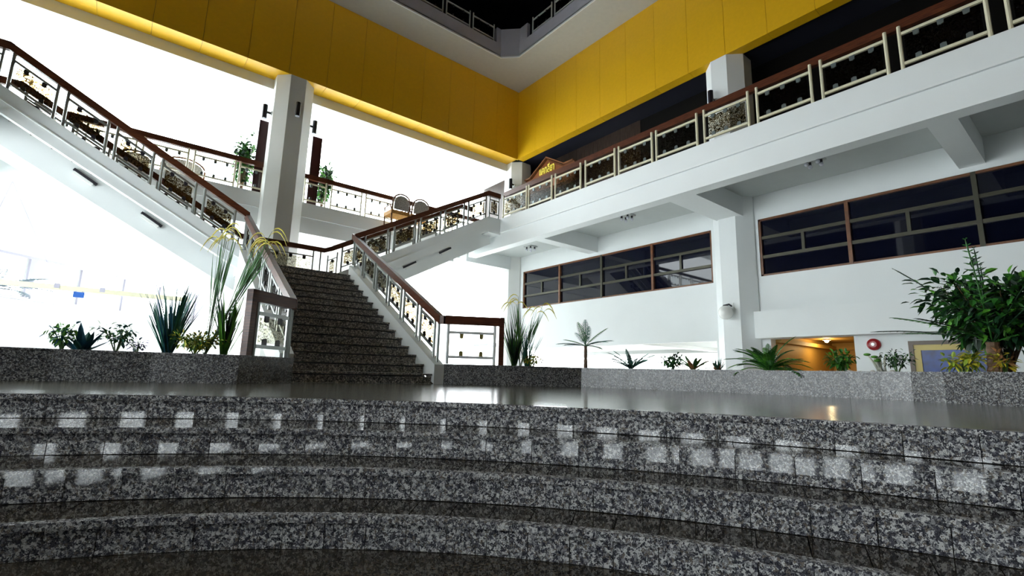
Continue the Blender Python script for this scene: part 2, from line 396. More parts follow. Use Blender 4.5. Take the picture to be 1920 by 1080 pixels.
# ---- east gallery: edge beam, floor, ribs, ceiling
struct('trim_1', MB().box(XE, XE+.3, -9, 13.42, ZB, ZC), 'white_paint')
struct('trim_2', MB().box(XE-.035, XE, -9, 11.66, 4.30, ZC), 'white_paint')
struct('trim_3', MB().box(XE-.05, XE-.035, -9, 11.66, 4.30, 4.335), 'white_trim')
struct('floor_gallery_east', MB().box(XE+.3, 14.0, -9, 17.0, ZF2-.06, ZF2), 'hall_floor')
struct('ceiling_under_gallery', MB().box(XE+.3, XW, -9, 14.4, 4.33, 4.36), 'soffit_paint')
for i, (y0, y1) in enumerate(((5.28, 5.9), (10.0, 10.35), (1.1, 1.45), (14.0, 14.4), (-3.4, -2.8))):
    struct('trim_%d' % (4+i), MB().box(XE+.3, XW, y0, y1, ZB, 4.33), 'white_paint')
# ---- window wall under the east gallery
def wall_cut(y0, y1, z0, z1, cuts):
    """wall in the X=XW plane as boxes around window cuts [(ya,yb,za,zb)] sorted by y"""
    mb = MB(); y = y0
    for a, b, za, zb in cuts:
        if a > y: mb.box(XW, XW+.2, y, a, z0, z1)
        if za > z0: mb.box(XW, XW+.2, a, b, z0, za)
        if zb < z1: mb.box(XW, XW+.2, a, b, zb, z1)
        y = b
    if y < y1: mb.box(XW, XW+.2, y, y1, z0, z1)
    return mb
WT, WBt = 3.75, 2.38
struct('wall_east', wall_cut(-9, 14.4, .93, 4.36, [(-3.0, 5.05, WBt, WT), (6.22, 13.62, WBt, WT)]), 'white_paint')
struct('wall_east_lower', MB().box(XW, XW+.2, -9, 3.33, ZG, .93), 'white_paint')
struct('trim_9', MB().box(11.12, XW, -9, 5.12, .93, 1.53), 'white_paint')          # projecting lintel beam
struct('wall_east_pier', MB().box(XW, XW+.25, 4.93, 6.2, ZG, .93), 'white_paint')
def strip_window(name, y0, y1, mulls, label):
    wn = sgroup(name, label)
    X0 = XW+.07
    MB().box(X0-.05, X0+.05, y0, y1, WT-.045, WT).build('frame_head', 'frame_brown', wn)
    MB().box(X0-.05, X0+.05, y0, y1, WBt, WBt+.045).build('frame_sill', 'frame_brown', wn)
    for y in (y0, y1-.05): MB().box(X0-.05, X0+.05, y, y+.05, WBt, WT).build('frame_jamb', 'frame_brown', wn)
    ys = [y0+.05]+[m_[0] for m_ in mulls]+[y1-.05]
    h = (WT-WBt)/3
    for y, brown in mulls:
        MB().box(X0-.06, X0+.05, y-.035, y+.035, WBt, WT).build('mullion', 'frame_brown' if brown else 'frame_olive', wn)
    for a, b in zip(ys[:-1], ys[1:]):
        for k in (1, 2): MB().box(X0-.035, X0+.04, a, b, WBt+h*k-.035, WBt+h*k+.035).build('transom', 'frame_olive', wn)
        mid = (a+b)/2
        MB().box(X0-.03, X0+.04, mid-.03, mid+.03, WBt+h, WBt+2*h).build('sash_bar', 'frame_olive', wn)
        for (c, d, za, zb) in ((a, b, WBt+2*h, WT), (a, mid, WBt+h, WBt+2*h), (mid, b, WBt+h, WBt+2*h), (a, b, WBt, WBt+h)):
            MB().box(X0+.012, X0+.02, c, d, za, zb).build('pane', 'tinted_glass', wn)
    return wn
strip_window('window_1', 6.22, 13.62, [(8.02, 1), (9.88, 0), (11.73, 1)], 'dark tinted strip window in brown frames reflecting the hall')
strip_window('window_2', -3.0, 5.05, [(-.6, 1), (1.29, 0), (3.25, 1)], 'black tinted strip window in brown frames past the octagonal column')
# ---- ground-floor hall behind the lintel, gold lobby
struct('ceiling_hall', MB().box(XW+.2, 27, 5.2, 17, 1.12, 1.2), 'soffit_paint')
struct('trim_10', MB().box(17.2, 17.7, 6.2, 17, .98, 1.12), 'plate_grey')
struct('trim_11', MB().box(XW+.2, 27, 9.2, 9.5, 1.0, 1.12), 'plate_grey')
struct('wall_hall_far', MB().box(27, 27.2, 5.2, 10.5, ZG, 1.2), 'white_paint')
struct('wall_hall_pier', MB().box(26.4, 27.0, 13.0, 13.6, ZG, 1.12), 'white_paint')
struct('wall_lobby_left', MB().box(XW+.25, 15.2, 4.95, 5.1, ZG, 1.05), 'gold_room')
struct('wall_lobby_right', MB().box(XW+.2, 15.2, 3.2, 3.33, ZG, 1.05), 'gold_room')
struct('wall_lobby_back', MB().box(15.2, 15.35, 3.2, 5.1, ZG, 1.05), 'gold_room')
struct('ceiling_lobby', MB().box(XW, 15.35, 3.2, 5.1, 1.05, 1.12), 'gold_room')
struct('trim_12', MB().box(11.7, 15.2, 4.8, 4.95, .86, .95), 'gold_room')
struct('trim_13', MB().box(15.05, 15.2, 3.33, 4.95, .86, .95), 'gold_room')

# ---- north gallery
struct('trim_14', MB().box(-9, 8.9, YN, YN+.3, ZB, ZC), 'white_paint')
struct('trim_15', MB().box(-9, 8.9, YN-.03, YN, 4.32, ZC), 'white_paint')
struct('floor_gallery_north', MB().box(-9, 14, YN+.3, 17.0, ZB+.25, ZF2), 'white_paint')
struct('ceiling_gallery_north', MB().box(-9, 14, 14.35, 17.0, 8.05, 8.2), 'white_paint')
struct('trim_16', MB().box(-9, 11.2, 14.32, 14.5, 7.83, ZY0), 'column_paint')
# ---- gold band, panel by panel
def gold_band(name, label, n, place, soffit):
    wl = sgroup(name, label)
    for i in range(n):
        place(i).build('panel', 'gold_panel', wl)
        if soffit: soffit(i).build('soffit_panel', 'gold_panel', wl)
    return wl
PW = 1.034
gold_band('wall_gold_east', 'gold panelled band above the dark east gallery', 22,
          lambda i: MB().box(XG, XG+.06, YG-PW*(i+1)+.004, YG-PW*i-.004, ZY0, ZY1), lambda i: MB().box(XG+.06, XG+.3, YG-PW*(i+1)+.004, YG-PW*i-.004, ZY0, ZY0+.04))
gold_band('wall_gold_north', 'gold panelled band above the bright north gallery', 16,
          lambda i: MB().box(XG-PW*(i+1)+.004, XG-PW*i-(.004 if i else -.06), YG, YG+.06, ZY0, ZY1), lambda i: MB().box(XG-PW*(i+1)+.004, XG-PW*i-.004, YG+.06, 14.32, ZY0, ZY0+.04))
gold_band('wall_gold_west', None, 22, lambda i: MB().box(-4.86, -4.8, YG-PW*(i+1)+.004, YG-PW*i-.004, ZY0, ZY1), None)
gold_band('wall_gold_south', None, 16, lambda i: MB().box(XG-PW*(i+1)+.004, XG-PW*i-.004, -9, -8.94, ZY0, ZY1), None)
struct('wall_band_backing', MB().box(XG+.06, XG+.1, -9, YG, ZY0+.04, ZY1).box(-9, XG, YG+.06, YG+.1, ZY0+.04, ZY1).box(-4.9, -4.86, -9, YG, ZY0+.04, ZY1).box(-9, XG+.3, YG+.1, 14.6, ZY0+.04, ZY0+.08).box(XG+.1, XG+.3, -9, YG+.1, ZY0+.04, ZY0+.08), 'joint')
# ---- ceiling ring with the opening to the upper storey
ox0, ox1, oy0, oy1, ch = -3.4, 9.7, -6.5, 12.47, .46
hole = [(ox0, oy0), (ox1, oy0), (ox1, oy1-ch), (ox1-ch, oy1), (ox0+ch, oy1), (ox0, oy1-ch)]
ring = [(-4.86, -9), (XG+.1, -9), (XG+.1, YG+.1), (-4.86, YG+.1)]
mb = MB()
mb.prism([(ox1-ch, oy1), (ox1, oy1-ch), (ox1, oy0), (ox1, -9), (XG+.1, -9), (XG+.1, YG+.1), (ox1-ch, YG+.1)], ZY1, ZY1+.1)
mb.prism([(ox0, oy1-ch), (ox0+ch, oy1), (ox1-ch, oy1), (ox1-ch, YG+.1), (-4.86, YG+.1), (-4.86, oy1-ch)], ZY1, ZY1+.1)
mb.box(-4.86, ox0, -9, oy1-ch, ZY1, ZY1+.1).box(ox0, ox1, -9, oy0, ZY1, ZY1+.1)
struct('ceiling', mb, 'ceiling_plaster')
edge = [(ox1, oy0), (ox1, oy1-ch), (ox1-ch, oy1), (ox0+ch, oy1), (ox0, oy1-ch), (ox0, oy0)]
mbu, mbt = MB(), MB()
for a, b in zip(edge[:-1], edge[1:]):
    a, b = Vector((*a, ZY1)), Vector((*b, ZY1)); d = (b-a).normalized(); nr = Vector((d.y, -d.x, 0))
    mbu.slab([a+Vector((0, 0, .03)), b+Vector((0, 0, .03)), b+Vector((0, 0, .53)), a+Vector((0, 0, .53))], nr*.1)
    mbt.slab([a-nr*.02-d*.01+Vector((0, 0, -.012)), b-nr*.02+d*.01+Vector((0, 0, -.012)), b-nr*.02+d*.01+Vector((0, 0, .04)), a-nr*.02-d*.01+Vector((0, 0, .04))], nr*.03)
struct('wall_upper_parapet', mbu, 'upper_wall'); struct('trim_17', mbt, 'white_trim')
struct('wall_upper_corner', MB().prism([(9.06, oy1+.02), (ox1-ch, oy1+.02), (ox1+.02, oy1-ch), (ox1+.02, 11.62), (ox1+.14, 11.62), (ox1+.14, oy1+.14), (9.06, oy1+.14)], 11.44, 12.04), 'upper_wall')
struct('floor_upper', MB().box(ox1+.1, 14, -9, 17.0, 11.3, 11.4).box(-9, ox1+.1, oy1+.1, 17.0, 11.3, 11.4).box(-9, ox0-.1, -9, oy1, 11.3, 11.4), 'dark_panel')
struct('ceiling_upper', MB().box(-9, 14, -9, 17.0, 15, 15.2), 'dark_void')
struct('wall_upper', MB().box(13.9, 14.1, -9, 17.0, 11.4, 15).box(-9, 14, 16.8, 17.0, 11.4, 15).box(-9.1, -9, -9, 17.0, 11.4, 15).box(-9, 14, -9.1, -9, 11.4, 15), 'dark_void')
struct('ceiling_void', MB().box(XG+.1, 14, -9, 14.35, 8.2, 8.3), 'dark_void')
# ---- east gallery wall with its shade in the colour, wood panelling by the corner
struct('wall_gallery_east', MB().box(12.3, 12.5, -9, 8.9, ZF2, 8.2), 'gallery_shade')
pw = sgroup('wall_gallery_panelling', 'dark wood boarding at the end of the east gallery')
for i in range(28):
    MB().box(12.28, 12.32+.012*(i % 2), 14.5-.2*(i+1)+.004, 14.5-.2*i-.004, ZF2, 8.2).build('plank', 'panel_wood', pw)
struct('wall_gallery_end', MB().box(11.9, 12.3, 14.3, 17.0, ZF2, 8.05), 'panel_wood')
# ---- far sides (north glazing, west and south facades)
def glazing(name, mk, n, mtn='clear_glass'):
    g_ = sgroup(name)
    for i in range(n): mk(i).build('pane', mtn, g_)
glazing('window_3', lambda i: MB().box(-9+5.75*i+.01, -9+5.75*(i+1)-.01, 17.0, 17.02, ZF2, 8.05), 4)
WYS = [-6.6, -5.7, -4.0]                                       # small square windows low in the west wall
mbw_ = MB().box(-9.1, -9, -9, 17.0, ZF2, 11.4).box(-9.1, -9, -9, 3.0, ZG, .5).box(-9.1, -9, -9, 3.0, 1.2, ZF2)
for a, b in zip([-9]+[y+.7 for y in WYS], WYS+[3.0]): mbw_.box(-9.1, -9, a, b, .5, 1.2)
struct('wall_west', mbw_, 'dark_panel')
glazing('window_6', lambda i: MB().box(-9.06, -9.04, WYS[i], WYS[i]+.7, .5, 1.2), 3)
glazing('window_5', lambda i: MB().box(-9.02, -9, 3.0+2.33*i+.06, 3.0+2.33*(i+1)-.06, ZG+.3, 3.6), 6)
struct('trim_18', MB().box(-9.1, -8.95, -9, 17.0, 3.6, ZF2).box(-9.1, -8.95, -9, 17.0, ZG, ZG+.3), 'white_paint')
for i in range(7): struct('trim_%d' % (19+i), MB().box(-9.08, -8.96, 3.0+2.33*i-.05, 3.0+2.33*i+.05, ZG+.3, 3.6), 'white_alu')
struct('floor_gallery_west', MB().box(-9, -2.57, -9, YN, ZB, ZC-.02), 'white_paint')
struct('ceiling_gallery_west', MB().box(-9, -4.86, -9, YN, 8.12, 8.2), 'dark_panel')
struct('wall_south', MB().box(-9, 14, -9.1, -9, ZG, 8.3), 'dark_panel')
struct('ceiling_band_west', MB().box(-9, -4.86, -9, YN, 10.9, 11.0), 'dark_void')
# ---- yard and diagonal outbuilding wall with its window strip, north-west
struct('floor_yard', MB().box(-30, 40, 17.0, 60, ZG-.3, ZG-.02), 'yard_ground')
struct('ceiling_yard_shade', MB().box(-16, 14, 17.05, 33, 4.05, 4.2), 'white_paint')  # roof added over the yard to cut sky light on the diagonal wall
D = Vector((1, 1, 0)).normalized(); NRM = Vector((D.y, -D.x, 0))
P0 = Vector((-6.2, 15.4+.0, 0)); 
def dw(px_, py_):                                                     # pixel -> the diagonal wall plane through (-2.5,19.1)
    d = ray(px_, py_); n = NRM; return d*(n.dot(Vector((-2.5, 19.1, 0)))/n.dot(d))
wz0, wz1 = dw(0, 553.7).z, dw(0, 471).z
s0 = dw(0, 500).dot(D); s1 = dw(366, 590).dot(D); base = NRM*NRM.dot(Vector((-2.5, 19.1, 0)))
WP = lambda s, z, o=0: base+D*s+NRM*o+Vector((0, 0, z))
sA = s0-8
mbw = MB()
for a, b, za, zb in ((sA, s1+6, ZG, wz0), (sA, s1+6, wz1, 4.05), (s1, s1+6, wz0, wz1)):
    mbw.slab([WP(a, za), WP(b, za), WP(b, zb), WP(a, zb)], -NRM*.25)
struct('wall_diagonal', mbw, 'white_paint')
wn = sgroup('window_7', 'pale framed awning window strip in the white diagonal wall')
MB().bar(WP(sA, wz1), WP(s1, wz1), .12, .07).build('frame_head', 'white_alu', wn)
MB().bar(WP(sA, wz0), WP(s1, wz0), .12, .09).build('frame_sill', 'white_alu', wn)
ms = [dw(x, y).dot(D) for x, y in ((60, 500), (152, 540), (232, 560), (299, 570), (354, 585))]
for s_ in [ms[0]-1.3, ms[0]-2.6]+ms+[s1-.02]:
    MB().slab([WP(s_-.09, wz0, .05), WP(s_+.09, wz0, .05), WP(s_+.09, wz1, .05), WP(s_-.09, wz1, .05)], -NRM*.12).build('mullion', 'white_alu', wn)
    MB().slab([WP(s_-.17, wz0, .02), WP(s_-.13, wz0, .02), WP(s_-.13, wz1, .02), WP(s_-.17, wz1, .02)], -NRM*.08).build('sash_bar', 'plate_grey', wn)
for a, b in zip([ms[0]-1.3]+ms, ms+[s1]):
    MB().slab([WP(a+.1, wz0), WP(b-.18, wz0), WP(b-.18, wz1), WP(a+.1, wz1)], -NRM*.01).build('pane', 'clear_glass', wn)

# ================================================================== RAILINGS
def panel(t, A, B, h, pm, pr=.022, r0=.12, r1=.66, nc=3, clip='clip_metal', cs=.035, posts=True, glass='etched_glass'):
    """one balustrade bay between base points A and B: two posts, two rails, a glass pane held by clips"""
    A, B = Vector(A), Vector(B); Z = Vector((0, 0, 1)); hd = Vector((B.x-A.x, B.y-A.y, 0)).normalized(); nr = Vector((hd.y, -hd.x, 0))
    for P in ((A, B) if posts else ()): MB().tube([P, P+Z*h], pr, 8).build('post', pm, t)
    a, b = A+hd*pr*.9, B-hd*pr*.9
    sl = (B.z-A.z)/max(1e-6, (Vector((B.x-A.x, B.y-A.y))).length)
    for zz, nm in ((r1, 'top_rail'), (r0, 'bottom_rail')):
        MB().bar(a+Z*zz+Z*sl*pr*.9, b+Z*zz-Z*sl*pr*.9, pr*1.5, pr*1.6, plumb=True).build(nm, pm, t)
    g0, g1 = A+hd*.06, B-hd*.06; g0.z = A.z+sl*.06; g1.z = B.z-sl*.06
    zl, zh = r0+.05, r1-.05
    gl = MB().slab([g0+Z*zl-nr*.004, g1+Z*zl-nr*.004, g1+Z*zh-nr*.004, g0+Z*zh-nr*.004], nr*.008).build('glass_pane', glass, t)
    for i in range(nc):
        f = (i+.5+.25*(0 if nc == 1 else (i-(nc-1)/2)*.0))/nc
        P = g0.lerp(g1, f)
        for zz, s in ((zh, -1), (zl, 1)):
            c0 = P+Z*(zz+s*(-.035)); c1 = P+Z*(zz+s*.045)
            MB().slab([c0-hd*cs-nr*.014, c0+hd*cs-nr*.014, c1+hd*cs*.9-nr*.014+Z*0, c1+Z*s*.012-nr*.014, c1-hd*cs*.9-nr*.014], nr*.028).build('clip', clip, gl)
    return gl
def handrail(t, pts, wd=.09, ht=.14, m_='rail_wood'):
    for a, b in zip(pts[:-1], pts[1:]): MB().bar(a, b, wd, ht, plumb=True).build('handrail', m_, t)

# east gallery railing
re = thing('gallery_railing', 'cream railing of glazed frames along the white east gallery edge', 'railing')
fr = [(11.66, 10.51), (10.44, 9.43), (9.32, 8.34), (8.2, 7.21), (7.12, 6.14), (6.06, 5.03), (4.9, 3.95), (3.82, 2.85), (2.72, 1.76), (1.62, .6), (.44, -.51), (-.65, -1.6)]
for a, b in fr: panel(re, (XE+.05, a-.02, ZC), (XE+.05, b+.02, ZC), .77, 'cream_metal', .027, .12, .63, 3, 'clip_metal', .04)
handrail(re, [(XE+.17, 11.75, 5.60), (XE+.17, -2, 5.60)], .09, .15)
rebase(re)
# north gallery railing, interrupted by the column
for fs, hx, lb in (([(3.74, 4.35), (4.52, 5.45), (5.6, 6.52), (6.67, 7.57), (7.74, 8.64), (8.8, 9.7), (9.87, 10.77)], (3.62, 11.1), 'cream north gallery railing in front of the two rattan armchairs'),
                   ([(2.04, 2.62), (1.0, 1.93), (-.06, .86), (-1.12, -.2), (-2.2, -1.28), (-3.3, -2.36)], (2.72, -4.5), 'cream north gallery railing in front of the carved wooden bench')):
    rn = thing('gallery_railing', lb, 'railing')
    for a, b in fs: panel(rn, (a, YN+.05, ZC), (b, YN+.05, ZC), .77, 'cream_metal', .024, .12, .63, 3 if abs(b-a) > .8 else 2, 'clip_metal', .033, glass='clear_glass')
    handrail(rn, [(hx[0], YN+.08, 5.58), (hx[1], YN+.08, 5.58)], .1, .14)
    rebase(rn)
# side-flight railings, front and back
def flight_rail(sgn, y, label, back=False):
    t = thing('stair_railing', label, 'railing'); mx = lambda X: X if sgn > 0 else 2*AX-X
    prs = [(4.62, 5.22), (5.39, 6.0), (6.16, 6.77), (6.92, 7.55), (7.7, 8.33)]
    for a, b in prs: panel(t, (mx(a), y, TOPZ(a)-.01), (mx(b), y, TOPZ(b)-.01), .72, 'steel', .027, .14, .58, 2, 'black_metal', .036)
    pts = [(mx(4.34), y, TOPZ(4.34)+.765), (mx(8.40), y, TOPZ(8.40)+.765)]
    if not back:
        panel(t, (mx(8.47), y, ZC-.01), (mx(8.82), y, ZC-.01), .74, 'steel', .021, .14, .58, 1, 'black_metal', .036)
        pts += [(mx(8.87), y, TOPZ(8.40)+.765)]
    else: pts += [(mx(8.9), y, TOPZ(8.40)+.765)]
    handrail(t, pts, .09, .15); rebase(t)
flight_rail(1, 11.76, 'front railing of the right side flight, steel posts and floral glass under dark wood')
flight_rail(1, 13.36, 'rear railing of the right side flight seen through the front glass', True)
flight_rail(-1, 11.76, 'front railing of the left side flight sloping over the pendant tube light')
flight_rail(-1, 13.36, 'rear railing of the left side flight seen low through the front posts', True)
# landing back railing
tl = thing('landing_railing', 'steel and glass railing at the back of the half landing under a black handrail', 'railing')
for a, b in ((2.05, 2.55), (2.72, 3.86)): panel(tl, (a, 13.38, 2.285), (b, 13.38, 2.285), .86, 'steel', .021, .2, .7, 3 if b-a > .8 else 1, 'black_metal', .04, glass='pale_glass')
MB().tube([(4.05, 13.38, 2.285), (4.05, 13.38, 3.14)], .021, 8).build('post', 'steel', tl)
panel(tl, (4.25, 13.38, 2.36), (4.5, 13.38, 2.5), .72, 'steel', .02, .14, .58, 1, 'black_metal', .036)
handrail(tl, [(2.1, 13.38, 3.2), (4.14, 13.38, 3.2), (4.42, 13.37, 3.325)], .09, .13); handrail(tl, [(2.1, 13.38, 3.2), (1.88, 13.37, 3.325)], .09, .13)
rebase(tl)
# main stair railings with their splayed newel frames
def main_rail(sgn, label):
    t = thing('stair_railing', label, 'railing'); X = 4.37 if sgn > 0 else 1.93
    Y_ = [11.73, 11.07, 10.33, 9.62, 8.92, 8.2, 7.52]
    for a, b in zip(Y_[:-1], Y_[1:]):
        panel(t, (X, a-.07, kz(a-.07)), (X, b+.07, kz(b+.07)), .74, 'steel', .028, .16, .58, 2, 'black_metal', .032)
    MB().tube([(X, Y_[0]+.06, kz(Y_[0]+.06)), (X, Y_[0]+.06, kz(Y_[0])+.8)], .028, 8).build('post', 'steel', t)
    MB().tube([(X, Y_[-1]-.07, .15), (X, Y_[-1]-.07, kz(Y_[-1])+.7)], .028, 8).build('post', 'steel', t)
    zt = lambda y: .93+.5385*(y-7.3)
    e1 = Vector((4.40, 7.30, .90)) if sgn > 0 else Vector((1.90, 7.30, .90))
    e2 = Vector((5.30, 6.80, .90)) if sgn > 0 else Vector((1.24, 6.76, .90))
    handrail(t, [(X, 11.9, zt(11.9)-.07), (X, 7.38, zt(7.38)-.07), tuple(e1), tuple(e2)], .09, .15)
    d = (e2-e1).normalized()
    MB().bar(e2-d*.045+Vector((0, 0, .075)), (e2-d*.045)-Vector((0, 0, .75)), .09, .09, up=d).build('newel_post', 'rail_wood', t)
    L = (e2-e1).length
    a, b = e1+d*.06, e1+d*(L-.16); a.z = b.z = .15
    panel(t, a, b, .68, 'white_trim' if sgn > 0 else 'steel', .028, .12, .54, 2, 'black_metal' if sgn < 0 else 'brass_clip', .035, glass='clear_glass' if sgn > 0 else 'pale_glass')  # right panel's posts and rails pale: bright light put into their colour
    rebase(t)
main_rail(1, 'right main stair railing with a reddish wooden newel frame on the pale planter end')
main_rail(-1, 'left railing of the main stair with a dark wooden newel frame beside tall plumed grass')
# upper storey railing frames
for lb, prs, ax in (('grey railing frames of the upper storey opening, side over the north gold band', [(8.07, 8.95), (7.02, 7.93), (5.95, 6.88), (4.9, 5.82)], 'y'),
                    ('grey railing frames of the upper storey opening, side over the lit gold band', [(11.36, 10.43), (10.28, 9.35), (9.2, 8.27)], 'x')):
    t = thing('upper_railing', lb, 'railing')
    for a, b in prs:
        if ax == 'y': panel(t, (a, oy1+.05, 11.44), (b, oy1+.05, 11.44), .66, 'plate_grey', .025, .1, .55, 2, 'black_metal', .03)
        else: panel(t, (ox1+.05, a, 11.44), (ox1+.05, b, 11.44), .66, 'plate_grey', .025, .1, .55, 2, 'black_metal', .03)
    rebase(t)

# ================================================================== FIXTURES
def ceiling_lamp(x, y, label):
    t = thing('ceiling_lamp', label, 'lamp', 'four-bulb lamps under the east gallery')
    z = 4.33
    MB().box(x-.17, x+.17, y-.17, y+.17, z-.03, z).build('plate', 'plate_grey', t)
    for dx in (-.09, .09):
        for dy in (-.1, .1):
            s = MB().tube([(x+dx, y+dy, z-.03), (x+dx, y+dy, z-.09)], .028, 8).build('socket', 'black_metal', t)
            MB().ball((x+dx, y+dy, z-.125), .042, 12, 8).build('bulb', 'bulb_glass', t, True)
    rebase(t)
for q, lb in (((1525, 297), 'square plate lamp with four globe bulbs past the octagonal column'), ((1175, 403), 'square plate lamp with four globe bulbs over the brown framed window'),
              ((995, 462), 'square plate lamp with four globe bulbs beside the side flight top')):
    p = atZ(*q, 4.33); ceiling_lamp(p.x, p.y, lb)
t = thing('wall_globe_lamp', 'white globe lamp on a black bracket on the octagonal column', 'lamp')
p = atX(1361, 586, 10.9)
MB().ball(p, .165, 20, 14).build('globe', 'globe_white', t, True)
MB().tube([p+Vector((0, 0, .15)), p+Vector((0, 0, .18))], [.07, .05], 14).build('cap', 'black_metal', t)
MB().tube([p+Vector((.0, 0, .17)), p+Vector((.1, -.03, .2)), p+Vector((.2, -.05, .16))], .02, 8).build('bracket', 'black_metal', t)
MB().box(11.08, 11.1, p.y-.1, p.y, p.z+.08, p.z+.24).build('wall_plate', 'white_trim', t); rebase(t)
def updown(c, out, label):
    t = thing('wall_spotlight', label, 'lamp', None); c = Vector(c); out = Vector(out)
    MB().tube([c-Vector((0, 0, .2)), c+Vector((0, 0, .2))], .065, 16).build('can', 'black_metal', t)
    MB().tube([c-Vector((0, 0, .201)), c-Vector((0, 0, .205))], .055, 16).build('lens', 'bulb_glass', t)
    MB().tube([c-out*.05, c-out*.17], .035, 10).build('arm', 'black_metal', t)
    MB().tube([c-out*.15, c-out*.175], .06, 12).build('wall_plate', 'white_trim', t); rebase(t)
updown((3.12, 13.54, 7.07), (0, -1, 0), 'black cylinder spotlight on the front face of the north column')
updown((2.43, 14.2, 7.03), (-1, 0, 0), 'black cylinder spotlight beside the tall board nearer the carved bench')
updown((3.78, 14.2, 7.03), (1, 0, 0), 'black cylinder spotlight over the board nearer the rattan armchairs')
updown((10.93, 5.78, 7.0), (-1, 0, 0), 'black cylinder spotlight on the column behind the cream railing')
p = atX(952, 353, 11.2); updown((11.0, 13.95, p.z*1.0), (-1, 0, 0), 'black cylinder spotlight on the corner column by the wooden sign')
# tall boards flanking the north column
for x0, x1, lb in ((2.40, 2.68, 'tall dark wooden board beside the column and the carved bench'), (3.86, 4.14, 'tall dark wooden board beside the column and the rattan armchairs')):
    t = thing('wooden_board', lb, 'board')
    MB().box(x0, x1, 14.56, 14.64, ZF2, 6.93).build('panel', 'board_wood', t)
    MB().box(x0-.03, x1+.03, 14.54, 14.66, ZF2, ZF2+.12).build('foot', 'board_wood', t); rebase(t)
# pediment sign
sg = thing('pediment_sign', 'brown wooden pediment with yellow Thai lettering above the gallery handrail', 'sign')
XS = 11.62; k_ = XS/9.3
prof = [(11.2, 5.42), (8.95, 5.42), (8.95, 5.90), (9.36, 5.90), (10.04, 6.32), (10.74, 5.90), (11.2, 5.90)]
MB().slab([(XS, y*k_, z*k_) for y, z in prof], (.25, 0, 0)).build('pediment_board', 'sign_wood', sg)
for (a, b) in (((8.95, 5.92), (9.34, 5.92)), ((9.30, 5.92), (10.04, 6.36)), ((10.04, 6.36), (10.78, 5.92)), ((10.74, 5.92), (11.2, 5.92))):
    MB().bar((XS+.05, a[0]*k_, a[1]*k_), (XS+.05, b[0]*k_, b[1]*k_), .3, .05, plumb=True).build('moulding', 'frame_brown', sg)
for a, b in (((9.38, 5.86), (10.04, 6.25)),):
    MB().bar((XS-.01, a[0]*k_, a[1]*k_), (XS-.01, b[0]*k_, b[1]*k_), .04, .03, plumb=True).build('moulding', 'frame_brown', sg)
cu = bpy.data.curves.new('lettering', 'FONT'); cu.body = 'แคทลียา'; cu.size = .42; cu.extrude = .012; cu.offset = .006; cu.align_x = 'CENTER'
tmp = bpy.data.objects.new('tmp', cu); col.objects.link(tmp); bpy.context.view_layer.update()
me = bpy.data.meshes.new_from_object(tmp.evaluated_get(bpy.context.evaluated_depsgraph_get())); bpy.data.objects.remove(tmp)
xs = [v.co.x for v in me.vertices]; ysv = [v.co.y for v in me.vertices]
wd = (max(xs)-min(xs)) or 1
mlt = Matrix(((0, 0, -1, XS-.02), (-.80/wd, 0, 0, 10.06*k_), (0, 1, 0, 5.90*k_), (0, 0, 0, 1))); me.transform(mlt); me.materials.clear(); me.materials.append(MATS['yellow_letter'])
o = bpy.data.objects.new('lettering', me); col.objects.link(o); o.parent = sg
rebase(sg)
p = atX(1770, 16, 12.28); tag(MB().box(12.24, 12.3, p.y-.06, p.y+.06, p.z-.08, p.z+.08).build('wall_plaque', 'orange_plate'), 'small orange plaque on the dark wall behind the railing', 'plaque')
# fire alarm, picture
t = thing('alarm_bell', 'round red fire alarm bell on the white wall', 'alarm'); p = atX(1639, 646, XW)
MB().tube([(XW, p.y, p.z), (XW-.05, p.y, p.z), (XW-.075, p.y, p.z)], [.115, .11, .06], 24).build('gong', 'red_alarm', t)
MB().tube([(XW-.07, p.y, p.z), (XW-.09, p.y, p.z)], .03, 14).build('boss', 'globe_white', t); rebase(t)
t = thing('picture', 'blue painting in a gold and dark wood frame behind the leafy shrub', 'picture')
a = atX(1703, 640, XW-.02); y0 = a.y; y1 = atX(1800, 640, XW-.02).y-.55; zt = a.z; zb = zt-1.1
def frame(mb, ya, yb, za, zb_, wd, x0, x1):
    return mb.box(x0, x1, yb, ya, zb_, zb_+wd).box(x0, x1, yb, ya, za-wd, za).box(x0, x1, yb, yb+wd, zb_+wd, za-wd).box(x0, x1, ya-wd, ya, zb_+wd, za-wd)
frame(MB(), y0, y1, zt, zb, .07, XW-.06, XW).build('outer_frame', 'picture_wood', t)
frame(MB(), y0-.07, y1+.07, zt-.07, zb+.07, .1, XW-.04, XW).build('inner_frame', 'picture_gold', t)
MB().box(XW-.02, XW-.005, y1+.16, y0-.16, zb+.16, zt-.16).build('canvas', 'picture_blue', t); rebase(t)
